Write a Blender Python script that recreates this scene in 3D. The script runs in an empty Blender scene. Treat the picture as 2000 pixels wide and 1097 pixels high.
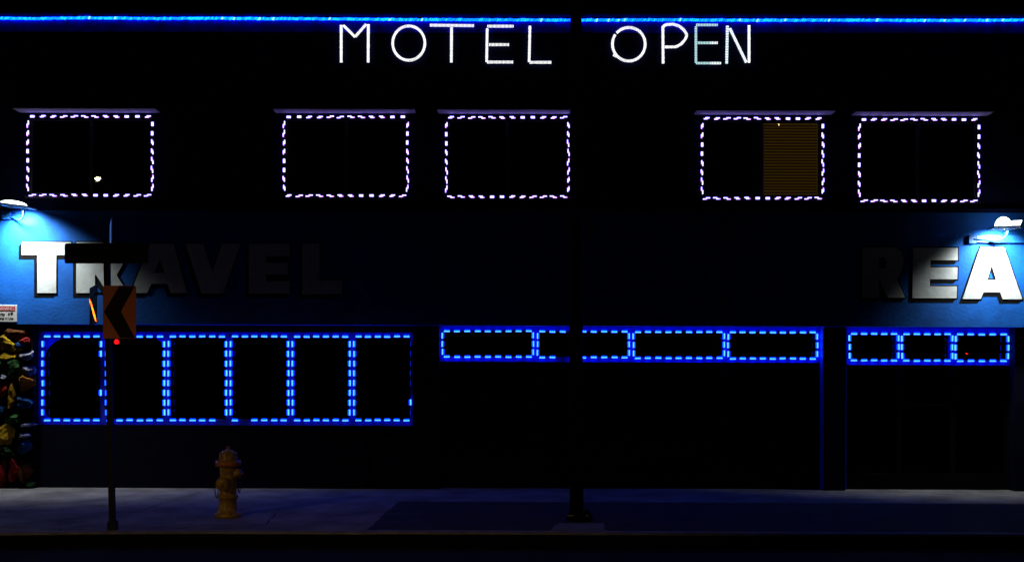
import bpy, bmesh, math, random
from mathutils import Vector, Matrix
random.seed(7)
R = math.radians
scene = bpy.context.scene
C = scene.collection

# ------------------------------------------------------------ camera
FOC = 2000.0
HOR = 725.0
CAMZ = 1.6
cam_d = bpy.data.cameras.new('camera')
cam = bpy.data.objects.new('camera', cam_d); C.objects.link(cam)
cam_d.sensor_width = 36.0
cam_d.lens = 36.0 * FOC / 2000.0
cam_d.shift_y = (HOR - 548.5) / 2000.0
cam_d.clip_end = 3000
CAMROT = Matrix.Rotation(R(0.3), 3, 'Z') @ Matrix.Rotation(R(90), 3, 'X') @ Matrix.Rotation(R(0.19), 3, 'Z')
cam.matrix_world = Matrix.Translation((0, 0, CAMZ)) @ CAMROT.to_4x4()
scene.camera = cam

# ------------------------------------------------------------ world and exposure
world = bpy.data.worlds.new('World'); scene.world = world
world.use_nodes = True
wn = world.node_tree.nodes; wl = world.node_tree.links
sky = wn.new('ShaderNodeTexSky'); sky.sky_type = 'NISHITA'; sky.sun_disc = False
sky.sun_elevation = R(-8); sky.sun_rotation = R(180)
wl.new(sky.outputs[0], wn['Background'].inputs[0])
wn['Background'].inputs[1].default_value = 0.01
scene.view_settings.view_transform = 'Standard'
scene.view_settings.look = 'None'
scene.view_settings.exposure = 0
scene.view_settings.gamma = 1

# ------------------------------------------------------------ helpers
def ray(u, v):
    c = Vector(((u-1000)/FOC, (548.5-v)/FOC + cam_d.shift_y, -1))
    return CAMROT @ c
def W(u, v, Y):                       # where the line of sight meets the vertical plane y = Y
    d = ray(u, v); t = Y/d.y
    return Vector((d.x*t, Y, CAMZ + d.z*t))
def G(u, v, Z=0.0):                   # ... and the ground
    d = ray(u, v); t = (Z-CAMZ)/d.z
    return Vector((d.x*t, d.y*t, Z))
def box_of(x0, y0, x1, y1, Y):
    a, b, c, d = W(x0, y0, Y), W(x1, y0, Y), W(x0, y1, Y), W(x1, y1, Y)
    return (a.x+c.x)/2, (b.x+d.x)/2, (c.z+d.z)/2, (a.z+b.z)/2      # X0,X1,Z0,Z1

def mat(name, col, rough=0.7, metal=0.0, noise=None, bump=0.0, bscale=40, emis=None, estr=1.0, spec=0.5, coat=0):
    m = bpy.data.materials.new(name); m.use_nodes = True
    n = m.node_tree.nodes; l = m.node_tree.links; p = n['Principled BSDF']
    p.inputs['Base Color'].default_value = (*col, 1)
    p.inputs['Roughness'].default_value = rough
    p.inputs['Metallic'].default_value = metal
    p.inputs['Specular IOR Level'].default_value = spec
    p.inputs['Coat Weight'].default_value = coat
    if emis:
        p.inputs['Emission Color'].default_value = (*emis, 1)
        p.inputs['Emission Strength'].default_value = estr
    tc = n.new('ShaderNodeTexCoord')
    if noise:
        sc, lo, hi = noise
        t = n.new('ShaderNodeTexNoise'); t.inputs['Scale'].default_value = sc
        t.inputs['Detail'].default_value = 8; t.inputs['Roughness'].default_value = 0.65
        l.new(tc.outputs['Object'], t.inputs['Vector'])
        r = n.new('ShaderNodeValToRGB')
        r.color_ramp.elements[0].position = 0.32; r.color_ramp.elements[1].position = 0.68
        r.color_ramp.elements[0].color = (*[c*lo for c in col], 1)
        r.color_ramp.elements[1].color = (*[min(1, c*hi) for c in col], 1)
        l.new(t.outputs['Fac'], r.inputs['Fac']); l.new(r.outputs['Color'], p.inputs['Base Color'])
    if bump:
        t2 = n.new('ShaderNodeTexNoise'); t2.inputs['Scale'].default_value = bscale
        t2.inputs['Detail'].default_value = 6
        l.new(tc.outputs['Object'], t2.inputs['Vector'])
        b = n.new('ShaderNodeBump'); b.inputs['Strength'].default_value = bump
        b.inputs['Distance'].default_value = 0.01
        l.new(t2.outputs['Fac'], b.inputs['Height']); l.new(b.outputs['Normal'], p.inputs['Normal'])
    return m

def emat(name, rgb):
    m = bpy.data.materials.new(name); m.use_nodes = True
    n = m.node_tree.nodes; l = m.node_tree.links
    n.remove(n['Principled BSDF'])
    e = n.new('ShaderNodeEmission'); s = max(rgb)
    e.inputs[0].default_value = (rgb[0]/s, rgb[1]/s, rgb[2]/s, 1); e.inputs[1].default_value = s
    l.new(e.outputs[0], n['Material Output'].inputs[0])
    return m

def glass_mat():
    m = bpy.data.materials.new('window_glass'); m.use_nodes = True
    n = m.node_tree.nodes; l = m.node_tree.links
    n.remove(n['Principled BSDF'])
    t = n.new('ShaderNodeBsdfTransparent'); t.inputs[0].default_value = (.75, .78, .8, 1)
    g = n.new('ShaderNodeBsdfGlossy'); g.inputs['Roughness'].default_value = 0.006
    f = n.new('ShaderNodeFresnel'); f.inputs[0].default_value = 1.5
    x = n.new('ShaderNodeMixShader')
    l.new(f.outputs[0], x.inputs[0]); l.new(t.outputs[0], x.inputs[1]); l.new(g.outputs[0], x.inputs[2])
    l.new(x.outputs[0], n['Material Output'].inputs[0])
    return m

M = {}
M['upper'] = mat('dark_navy_stucco', (.004, .006, .035), .9, noise=(3, .75, 1.25), bump=.5, bscale=60, spec=.1)
M['fascia'] = mat('blue_painted_stucco', (.006, .115, .52), .75, noise=(3.2, .74, 1.16), bump=.38, bscale=26, spec=.2)
M['lower'] = mat('dark_blue_lower_wall', (.003, .004, .018), .85, noise=(4, .8, 1.2), bump=.3, spec=.1)
M['letter'] = mat('white_paint', (.64, .67, .67), .7, noise=(7, .84, 1.06), bump=.4, bscale=26, spec=.2)
M['outline'] = mat('black_paint', (.004, .004, .005), .8, spec=.1)
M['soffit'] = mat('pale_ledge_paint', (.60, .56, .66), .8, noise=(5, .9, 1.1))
M['frame'] = mat('window_frame_grey', (.03, .03, .04), .6)
M['jamb'] = mat('pale_blue_jamb', (.006, .05, .5), .6)
M['bframe_dim'] = mat('dim_glow_blue_frame', (.004, .014, .36), .6, noise=(6, .6, 1.15))  # darker frame blue: the left panes' dimmer LED glow put into the colour
M['darkframe'] = mat('dark_door_frame', (.004, .004, .005), .8, spec=.05)
M['bframe'] = mat('blue_painted_frame', (.005, .022, .78), .55, noise=(6, .75, 1.15))
M['bboard'] = mat('blue_glow_board', (.004, .012, .62), .8, noise=(5, .35, 1.3), bump=.4, bscale=12, spec=.1)
M['glass'] = glass_mat()
M['room'] = mat('dark_interior', (.008, .008, .009), .9, spec=0)
M['casing'] = mat('led_module_casing', (.02, .02, .022), .6)
M['wire'] = mat('led_wire', (.02, .02, .03), .6)
M['concrete'] = mat('sidewalk_concrete', (.27, .255, .24), .85, noise=(1.6, .45, 1.25), bump=.8, bscale=55, spec=.2)
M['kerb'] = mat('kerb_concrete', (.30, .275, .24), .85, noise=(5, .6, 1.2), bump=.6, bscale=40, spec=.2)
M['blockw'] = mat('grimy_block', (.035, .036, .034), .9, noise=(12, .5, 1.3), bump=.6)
M['kerbface'] = mat('dark_kerb_face', (.007, .0065, .006), .9, noise=(5, .6, 1.2), spec=.1)  # kerb face set darker than the kerb top
M['asphalt'] = mat('asphalt', (.014, .014, .015), .92, noise=(3, .7, 1.3), bump=.6, bscale=120, spec=.12)
M['driveway'] = mat('driveway_asphalt', (.055, .053, .055), .9, noise=(3, .7, 1.35), bump=.6, bscale=110, spec=.15)
M['crack'] = mat('joint_and_line_dark', (.03, .028, .026), .9)
M['pole'] = mat('dark_bronze_pole', (.005, .005, .005), .85, spec=.08)
M['steel'] = mat('weathered_dark_steel', (.012, .012, .012), .7, metal=.2)
M['foil'] = mat('orange_reflective_foil', (1.0, .20, .012), .20, metal=1.0)
M['signback'] = mat('street_sign_dark_face', (.004, .006, .005), .6, spec=.2)
M['signedge'] = mat('bare_aluminium', (.55, .57, .6), .4, metal=.3)
M['orange'] = mat('orange_sign_sheeting', (.95, .20, .005), .5, noise=(8, .85, 1.1))
M['black'] = mat('black_sheeting', (.006, .006, .006), .6, spec=.2)
M['yellow'] = mat('hydrant_yellow_paint', (.52, .31, .02), .38, noise=(22, .4, 1.2), bump=.3, coat=.2)
M['hydcap'] = mat('hydrant_orange_paint', (.60, .20, .015), .38, noise=(14, .7, 1.15), bump=.2, coat=.2)
M['chain'] = mat('rusty_chain', (.02, .014, .01), .7)
M['housing'] = mat('lamp_housing_grey', (.16, .16, .17), .5, metal=.2)
M['bluebox'] = mat('blue_painted_metal', (.01, .15, .55), .5)
M['signwhite'] = mat('sign_white', (.62, .62, .60), .6)
M['signred'] = mat('sign_red', (.50, .02, .03), .6)
M['signpink'] = mat('sign_letter_white', (.62, .42, .45), .6)
M['mortar'] = mat('dark_mortar', (.006, .006, .007), .95, spec=0)
M['base_glint'] = mat('yellow_highlight', (.45, .42, .12), .6, noise=(20, .5, 1.2))  # yellow highlight on the pole base, painted as colour
M['e_blue_core'] = emat('led_blue_core', (.16, .9, 11.0))
M['e_blue'] = emat('led_blue_glow', (.003, .22, 10.0))
M['e_blue_side'] = emat('led_blue_side_glow', (.02, .35, 5.0))
M['e_rope'] = emat('rope_blue', (.005, .42, 6.0))
M['e_rope_b'] = emat('rope_blue_bright', (.01, .8, 7.0))
M['e_rope_w'] = emat('rope_blue_sparkle', (.4, 1.3, 7.0))
M['e_white'] = emat('led_white', (1.7, 1.35, 5.2))
M['e_pink'] = emat('led_pinkish', (1.7, .6, 3.0))
M['e_letter'] = emat('sign_led_white', (1.22, 1.22, 1.27))
M['e_teal'] = emat('sign_led_teal', (.52, .84, .88))
M['e_dimw'] = emat('sign_led_softwhite', (1.0, 1.15, 1.15))

def tag(o, label=None, cat=None, group=None, kind=None):
    if label: o['label'] = label
    if cat: o['category'] = cat
    if group: o['group'] = group
    if kind: o['kind'] = kind
    return o

def empty(name, loc, label, cat, group=None):
    o = bpy.data.objects.new(name, None); C.objects.link(o); o.location = loc
    o.empty_display_size = .1
    return tag(o, label, cat, group)

class MB:
    """collects shapes in world coordinates, then links them as ONE mesh object"""
    def __init__(s): s.v = []; s.f = []; s.mi = []
    def face(s, pts, mi=0):
        b = len(s.v); s.v += [tuple(p) for p in pts]; s.f.append(list(range(b, b+len(pts)))); s.mi.append(mi)
    def box(s, x0, x1, y0, y1, z0, z1, mi=0, back=True, mx=None):
        p = [Vector((x, y, z)) for x in (x0, x1) for y in (y0, y1) for z in (z0, z1)]
        if mx: p = [mx @ q for q in p]
        F = [(0, 1, 3, 2), (4, 6, 7, 5), (0, 4, 5, 1), (1, 5, 7, 3), (0, 2, 6, 4)]
        if back: F.append((2, 3, 7, 6))
        for f in F: s.face([p[i] for i in f], mi)
    def tube(s, pts, r, n=8, mi=0, cap=True):
        pts = [Vector(p) for p in pts]; b = len(s.v)
        rs = r if isinstance(r, (list, tuple)) else [r]*len(pts)
        prev = None
        for i, p in enumerate(pts):
            t = (pts[min(i+1, len(pts)-1)]-pts[max(i-1, 0)]).normalized()
            if prev is None:
                a = t.orthogonal().normalized()
            else:
                a = (prev - t*prev.dot(t)).normalized()
            prev = a; c = t.cross(a)
            for k in range(n):
                an = 2*math.pi*k/n
                s.v.append(tuple(p + (a*math.cos(an)+c*math.sin(an))*rs[i]))
        for i in range(len(pts)-1):
            for k in range(n):
                s.f.append([b+i*n+k, b+i*n+(k+1) % n, b+(i+1)*n+(k+1) % n, b+(i+1)*n+k]); s.mi.append(mi)
        if cap:
            s.f.append([b+k for k in range(n)][::-1]); s.mi.append(mi)
            s.f.append([b+(len(pts)-1)*n+k for k in range(n)]); s.mi.append(mi)
    def lathe(s, prof, mx=None, n=28, mi=0):
        b = len(s.v); mx = mx or Matrix.Identity(4)
        for r, z in prof:
            for k in range(n):
                a = 2*math.pi*k/n
                s.v.append(tuple(mx @ Vector((r*math.cos(a), r*math.sin(a), z))))
        for i in range(len(prof)-1):
            for k in range(n):
                s.f.append([b+i*n+k, b+i*n+(k+1) % n, b+(i+1)*n+(k+1) % n, b+(i+1)*n+k]); s.mi.append(mi)
    def build(s, name, mats, parent=None, smooth=False, bevel=0, origin=None):
        me = bpy.data.meshes.new(name)
        off = Vector(parent.location) if parent and parent.parent is None else Vector((0, 0, 0))
        if parent and parent.parent: off = world_loc(parent)
        if origin is not None and parent is None: off = Vector(origin)
        me.from_pydata([tuple(Vector(v)-off) for v in s.v], [], s.f)
        if not isinstance(mats, (list, tuple)): mats = [mats]
        for m in mats: me.materials.append(m)
        for p, i in zip(me.polygons, s.mi): p.material_index = i; p.use_smooth = smooth
        bm = bmesh.new(); bm.from_mesh(me)
        bmesh.ops.remove_doubles(bm, verts=bm.verts, dist=1e-5)
        bmesh.ops.recalc_face_normals(bm, faces=bm.faces)
        bm.to_mesh(me); bm.free()
        o = bpy.data.objects.new(name, me); C.objects.link(o)
        if parent: o.parent = parent
        elif origin is not None: o.location = origin
        if bevel:
            b = o.modifiers.new('bevel', 'BEVEL'); b.width = bevel; b.segments = 2; b.limit_method = 'ANGLE'
        return o
def world_loc(o):
    v = Vector((0, 0, 0))
    while o: v += Vector(o.location); o = o.parent
    return v

# depths of the facade
UW = 13.90     # upper wall
FA = 13.78     # sign fascia
LW = 13.92     # ground floor wall
RC = 14.10     # back of the entrance recesses
XL, XR = -10.5, 10.5

# ------------------------------------------------------------ setting: ground
g = MB(); g.face([(-400, -400, -.135), (400, -400, -.135), (400, 400, -.135), (-400, 400, -.135)])
tag(g.build('ground', M['asphalt']), kind='structure')
g = MB(); g.face([(-300, -6, -.131), (300, -6, -.131), (300, 11, -.131), (-300, 11, -.131)])
tag(g.build('road', M['asphalt']), kind='structure')

kerb_line = [(-14, 9.0), (-9, 9.35), (-7, 9.62), (-6, 9.80), (-5.0, 9.97), (-4.2, 10.06), (-3.2, 10.12), (0, 10.13), (3, 10.12), (7, 10.11), (14, 10.1)]
KW = .15
g = MB()
n = 60
def kerb_y(x):
    for (a, b), (c, d) in zip(kerb_line, kerb_line[1:]):
        if a <= x <= c: return b+(d-b)*(x-a)/(c-a)
    return kerb_line[-1][1]
xs = [-14+28*i/n for i in range(n+1)]
for a, b in zip(xs, xs[1:]):
    g.face([(a, kerb_y(a)+KW, 0), (b, kerb_y(b)+KW, 0), (b, 14.3, 0), (a, 14.3, 0)])
tag(g.build('sidewalk', M['concrete']), kind='structure')
g = MB()
xs2 = [-14+28*i/280 for i in range(281)]
jit = [random.uniform(-.006, .006) for _ in xs2]
for i in range(280):
    a, b = xs2[i], xs2[i+1]; ya, yb = kerb_y(a)+jit[i], kerb_y(b)+jit[i+1]
    zt = .005 if not (-1.45 < (a+b)/2) else .009
    g.face([(a, ya+.02, zt), (b, yb+.02, zt), (b, kerb_y(b)+KW, zt), (a, kerb_y(a)+KW, zt)])
    g.face([(a, ya, zt-.02), (b, yb, zt-.02), (b, yb+.02, zt), (a, ya+.02, zt)])
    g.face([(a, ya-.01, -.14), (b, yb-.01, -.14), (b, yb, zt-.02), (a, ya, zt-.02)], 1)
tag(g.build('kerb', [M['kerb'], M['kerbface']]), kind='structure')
# asphalt driveway apron crossing the sidewalk
g = MB()
nearL = G(715, 1034, .004); farL = G(779, 978, .004)
yb = farL.y
edge = []
for i in range(25):
    t = i/24; x = nearL.x+(farL.x-nearL.x)*t+random.uniform(-.012, .012)
    edge.append((x, kerb_y(nearL.x)+KW*.9+(yb-kerb_y(nearL.x)-KW*.9)*t, .004))
pts = edge + [(14, yb-.02, .004), (14, 10.24, .004)]
g.face(pts)
tag(g.build('driveway', M['driveway']), kind='structure')
# joints and thin dark lines on the sidewalk
g = MB()
def joint(p, q, w, z=.0035, k=14):
    p = Vector(p); q = Vector(q); last = None; d = (q-p).normalized(); nn = Vector((-d.y, d.x, 0))
    for i in range(k+1):
        c = p.lerp(q, i/k)+nn*random.uniform(-.012, .012)*(0 if i in (0, k) else 1)
        ww = w*random.uniform(.5, 1.1)
        cur = (c-nn*ww, c+nn*ww)
        if last: g.face([(last[0].x, last[0].y, z), (cur[0].x, cur[0].y, z), (cur[1].x, cur[1].y, z), (last[1].x, last[1].y, z)])
        last = cur
joint(G(40, 989), G(208, 974), .016)
joint(G(0, 1030), G(205, 1035), .010)
joint(G(120, 1031), G(108, 1041), .012, k=6)
joint(G(230, 1010), G(392, 960), .010)  # thin slanting dark line
joint(G(355, 1024), G(520, 1024), .010)
joint(G(520, 1024), G(540, 1001), .010, k=6)
joint(G(225, 1000), G(330, 1000), .006)
joint(G(600, 1004), G(745, 1004), .008)
tag(g.build('sidewalk_joints_and_lines', M['crack']), kind='structure')

# ------------------------------------------------------------ the motel
motel = empty('motel_building', (0, UW, 0), 'dark two storey motel with a blue sign band and LED outlined windows', 'building')
ztop = W(1000, 30, UW).z
zf0 = (W(0, 630, FA).z + W(1999, 641, FA).z)/2           # fascia bottom
zf1 = W(60, 411, FA).z                                   # fascia top

def wall_holes(x0, x1, z0, z1, Y, depth, holes, name, m):
    xs = sorted({x0, x1} | {h[0] for h in holes} | {h[1] for h in holes})
    zs = sorted({z0, z1} | {h[2] for h in holes} | {h[3] for h in holes})
    b = MB()
    for a, c in zip(xs, xs[1:]):
        for d, e in zip(zs, zs[1:]):
            mx, mz = (a+c)/2, (d+e)/2
            if any(h[0] < mx < h[1] and h[2] < mz < h[3] for h in holes): continue
            b.face([(a, Y, d), (c, Y, d), (c, Y, e), (a, Y, e)])
    for h in holes:
        X0, X1, Z0, Z1 = h; Yb = Y+depth
        b.face([(X0, Y, Z0), (X0, Yb, Z0), (X0, Yb, Z1), (X0, Y, Z1)])
        b.face([(X1, Y, Z0), (X1, Y, Z1), (X1, Yb, Z1), (X1, Yb, Z0)])
        b.face([(X0, Y, Z1), (X0, Yb, Z1), (X1, Yb, Z1), (X1, Y, Z1)])
        if Z0 > .05: b.face([(X0, Y, Z0), (X1, Y, Z0), (X1, Yb, Z0), (X0, Yb, Z0)])
    return b.build(name, m, motel)

def win_frame(r, Yf, w, t, m, parent, mull=(), name='frame'):
    X0, X1, Z0, Z1 = r; b = MB()
    b.box(X0, X1, Yf, Yf+t, Z1-w, Z1); b.box(X0, X1, Yf, Yf+t, Z0, Z0+w)
    b.box(X0, X0+w, Yf+.001, Yf+t, Z0+w, Z1-w); b.box(X1-w, X1, Yf+.001, Yf+t, Z0+w, Z1-w)
    for x in mull: b.box(x-w*.45, x+w*.45, Yf+.006, Yf+t, Z0+w, Z1-w)
    return b.build(name, m, parent)
def pane(r, Y, parent, name='pane'):
    X0, X1, Z0, Z1 = r; b = MB()
    b.box(X0, X1, Y, Y+.005, Z0, Z1)
    return b.build(name, M['glass'], parent)

UWIN = [(55, 228, 298, 382), (555, 229, 796, 383), (872, 230, 1110, 385), (1371, 232, 1607, 388), (1678, 234, 1911, 393)]
LWIN_X = [84, 202.5, 326, 447, 568, 688, 803]
LWY = (656, 820)
TRA_X = [862, 1046, 1233, 1418, 1598]; TRAY = (645, 698)
TRB_X = [1655, 1757.5, 1862, 1971]; TRBY = (651, 704)

uh = [box_of(*w, UW) for w in UWIN]
uh = [(a-.0, b+.0, c, d) for a, b, c, d in uh]
wall_holes(XL, XR, zf1-.05, ztop, UW, .12, uh, 'upper_wall', M['upper'])
# blue sign fascia, a slab proud of the wall
b = MB(); b.box(XL, XR, FA, UW+.04, zf0, zf1)
fascia = b.build('sign_fascia', M['fascia'], motel)
b = MB(); b.box(XL, XR, FA-.03, UW-.002, zf1+.001, zf1+.05)
b.build('fascia_cap', M['upper'], motel)

lw = box_of(LWIN_X[0]-10, LWY[0]-8, LWIN_X[-1]+4, LWY[1]+10, LW)
ra = box_of(857, 637, 1606, 960, LW); ra = (ra[0], ra[1]+.02, 0, zf0)
rb = box_of(1651, 643, 1982, 962, LW); rb = (rb[0], rb[1], 0, zf0)
wall_holes(XL, XR, 0, zf0+.02, LW, .22, [lw, ra, rb], 'lower_wall', M['lower'])
# body behind: roof, dark floor and back of the rooms
b = MB()
b.box(XL, XR, UW+3.0, UW+3.2, 0, ztop)
b.box(XL, XR, UW+.13, UW+3.0, zf1-.3, zf1-.15)
b.box(XL, XR, UW+.01, UW+3.2, ztop+.002, ztop+.1)
b.box(XL-.2, XL, UW, UW+3.2, 0, ztop+.1); b.box(XR, XR+.2, UW, UW+3.2, 0, ztop+.1)
b.build('interior_shell', M['room'], motel)
b = MB(); b.box(XL, XR, UW-.05, UW+.25, ztop, ztop+.16)
b.build('parapet_coping', M['upper'], motel)
b = MB(); b.box(XL, XR, UW-.012, UW-.001, ztop-.24, ztop-.002)  # board added under the coping to catch the rope light's glow
b.build('glow_catch_board', M['bboard'], motel)

# upper windows
wins = []
for i, (w, r) in enumerate(zip(UWIN, uh)):
    fr = win_frame(r, UW+.02, .045, .07, M['frame'], motel, mull=[(r[0]+r[1])/2], name='window'); wins.append(fr)
    pane((r[0]+.02, r[1]-.02, r[2]+.02, r[3]-.02), UW+.06, fr)
    # ledge over the window: its pale underside catches the LED light
    zl = W((w[0]+w[2])/2, w[1]-7.5, UW).z
    b = MB(); b.box(r[0]-.11, r[1]+.11, UW-.215, UW-.001, zl, zl+.010)
    b.build('window_ledge', M['soffit'], motel)
    b = MB(); b.box(r[0]-.115, r[1]+.115, UW-.218, UW-.001, zl+.0105, zl+.065)  # dark wall colour stands for the unlit front of the ledge
    b.build('ledge_cap', M['upper'], motel)
    b = MB(); b.box(r[0]-.04, r[1]+.04, UW-.012, UW+.019, r[2]-.04, r[2]-.002)
    b.build('window_sill', M['frame'], fr)
# blinds: fourth window, room light put into the right slats' colour, left slats darker
def blinds(x0, x1, z0, z1, Y, slatm, parent, n=25, tilt=28):
    b = MB(); pitch = (z1-z0)/n
    for k in range(n):
        zc = z0+pitch*(k+.5); h = pitch*.46
        dy = h*math.cos(R(90-tilt)); dz = h*math.sin(R(90-tilt))
        zj = random.uniform(-.0012, .0012)
        b.face([(x0, Y-dy, zc-dz+zj), (x1, Y-dy, zc-dz), (x1, Y+dy, zc+dz), (x0, Y+dy, zc+dz+zj)])
    for x in (x0+(x1-x0)*.25, x0+(x1-x0)*.85):
        b.tube([(x, Y-.012, z0), (x, Y-.012, z1)], .0012, 4)
    return b.build('venetian_blind', slatm, parent)
M['slat_glow'] = mat('cream_blind_slat_glow', (.25, .18, .08), .7, emis=(1.0, .48, .06), estr=.011, noise=(6, .8, 1.1))  # weak emission stands for room light coming through the slats
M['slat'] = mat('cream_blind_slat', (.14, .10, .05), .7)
M['room_lit'] = mat('glowing_room_backing', (.2, .15, .08), .9, emis=(1.0, .50, .05), estr=.06)
r = uh[3]; xm = (r[0]+r[1])/2
blinds(xm+.03, r[1]-.04, r[2]+.045, r[3]-.045, UW+.13, M['slat_glow'], wins[3])
blinds(r[0]+.04, xm-.03, r[2]+.045, r[3]-.045, UW+.13, M['slat'], wins[3])
b = MB(); b.box(xm+.085, r[1]+.12, UW+.30, UW+.31, r[2]-.05, r[3]+.05)  # glowing sheet added behind the slats in place of the lit room
b.build('room_glow_backing', M['room_lit'], wins[3])

# ground floor windows (six panes)
YF = LW+.045
lwf = MB(); Z0, Z1 = lw[2], lw[3]
xsb = [W(x, 740, YF).x for x in LWIN_X]
zA = W(440, LWY[0], YF).z; zB = W(440, LWY[1], YF).z
fr_top = MB(); fr_top.box(lw[0], lw[1], YF, YF+.07, zA-.012, Z1); fr_top.box(lw[0], lw[1], YF, YF+.07, Z0, zB+.012)
fr_top.box(lw[0], xsb[0]+.012, YF+.001, YF+.07, zB+.012, zA-.012); fr_top.box(xsb[-1]-.012, lw[1], YF+.001, YF+.07, zB+.012, zA-.012)
for x in xsb[1:-1]: fr_top.box(x-.045, x+.045, YF+.004, YF+.07, zB+.012, zA-.012)
sf = fr_top.build('shop_window', M['bframe_dim'], motel)
for a, c in zip(xsb, xsb[1:]): pane((a, c, zB, zA), YF+.05, sf)
# rounded panels added to stand for the blue glow in the left panes' corners
def corner(xc, zc, sx, sz, rr, Y):
    b = MB(); P = [(xc, Y, zc)]
    for k in range(9):
        a = k/8*math.pi/2
        P.append((xc+sx*rr*(1-math.sin(a)), Y, zc+sz*rr*.7*(1-math.cos(a))))
    for k in range(1, 9): b.face([P[0], P[k], P[k+1]] if k < 9 else [])
    return b
for (xc, zc, sx, sz, rr) in ((xsb[0]+.01, zA-.01, 1, -1, .42), (xsb[2]-.05, zA-.01, -1, -1, .25), (xsb[0]+.01, zB+.01, 1, 1, .15)):
    corner(xc, zc, sx, sz, rr, YF+.035).build('corner_glow_panel', M['bframe'], sf)

# entrance bays: transom lights over dark glazing
def bay(rc, TX, TY, label_unused=None):
    X0, X1, _, Zt = rc; YT = RC-.02
    xb = [W(x, 670, YT).x for x in TX]; xc = (TX[0]+TX[-1])/2
    zt = W(xc, TY[0], YT).z; zb = W(xc, TY[1], YT).z; zbar = W(xc, TY[1]+9, YT).z
    f = MB()
    f.box(X0-.02, X1+.02, YT, YT+.08, zt-.01, Zt+.03)
    f.box(X0-.02, X1+.02, YT-.01, YT+.08, zbar, zb+.01)
    f.box(X0-.02, xb[0]+.01, YT+.001, YT+.08, zb+.01, zt-.01); f.box(xb[-1]-.01, X1+.02, YT+.001, YT+.08, zb+.01, zt-.01)
    for x in xb[1:-1]: f.box(x-.05, x+.05, YT+.003, YT+.08, zb+.01, zt-.01)
    t = f.build('transom_window', M['bframe'], motel)
    for a, c in zip(xb, xb[1:]): pane((a, c, zb, zt), YT+.05, t)
    f = MB()                                     # dark doors and panes below
    f.box(X0-.02, X1+.02, YT+.004, YT+.08, .0, .22)
    for x in [X0+.02]+xb[1:-1]+[X1-.02]: f.box(x-.035, x+.035, YT+.005, YT+.08, .22, zbar-.002)
    d = f.build('shop_front', M['darkframe'], motel)
    for a, c in zip([X0]+xb[1:-1], xb[1:-1]+[X1]): pane((a, c, .2, zbar), YT+.05, d)
    a, c = xb[1], xb[2]
    h = MB(); zh = W(xc, 789, YT).z
    h.box(a+.12, c-.12, YT-.05, YT-.03, zh-.012, zh+.012); h.box(a+.14, a+.17, YT-.03, YT+.06, zh-.01, zh+.01); h.box(c-.17, c-.14, YT-.03, YT+.06, zh-.01, zh+.01)
    h.build('push_bar', M['darkframe'], d)
    return xb, zt, zb, YT
bayA = bay(ra, TRA_X, TRAY)
bayB = bay(rb, TRB_X, TRBY)
# blue painted jambs of the recess
b = MB(); b.box(ra[1]-.012, ra[1]-.001, LW-.004, RC-.03, .02, ra[3]-.002)
b.build('recess_jamb', M['jamb'], motel)
b = MB(); b.box(rb[0]+.001, rb[0]+.014, LW-.006, RC-.03, .02, rb[3]-.002)
b.build('recess_jamb', M['bframe'], motel)

# ------------------------------------------------------------ painted letters of the fascia
def poly_obj(name, polys, Y, thick, m, parent):
    """polys: list of px outlines (first outer, others holes) -> solid slab standing thick proud of plane Y"""
    cu = bpy.data.curves.new(name+'_c', 'CURVE'); cu.dimensions = '2D'; cu.fill_mode = 'BOTH'
    base = []
    for P in polys:
        pts = [W(x, y, Y) for x, y in P]; base.append(pts)
        sp = cu.splines.new('POLY'); sp.points.add(len(P)-1); sp.use_cyclic_u = True
        for k, p in enumerate(pts): sp.points[k].co = (p.x, p.z, 0, 1)
    cu.extrude = thick/2
    tmp = bpy.data.objects.new('tmp', cu); C.objects.link(tmp)
    bpy.context.view_layer.update()
    me = bpy.data.meshes.new_from_object(tmp.evaluated_get(bpy.context.evaluated_depsgraph_get()))
    bpy.data.objects.remove(tmp)
    off = world_loc(parent) if parent else Vector((0, 0, 0))
    for v in me.vertices:
        x, z, d = v.co; v.co = Vector((x, Y-thick/2+d, z))-off
    me.materials.clear(); me.materials.append(m)
    o = bpy.data.objects.new(name, me); C.objects.link(o); o.parent = parent
    return o

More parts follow.
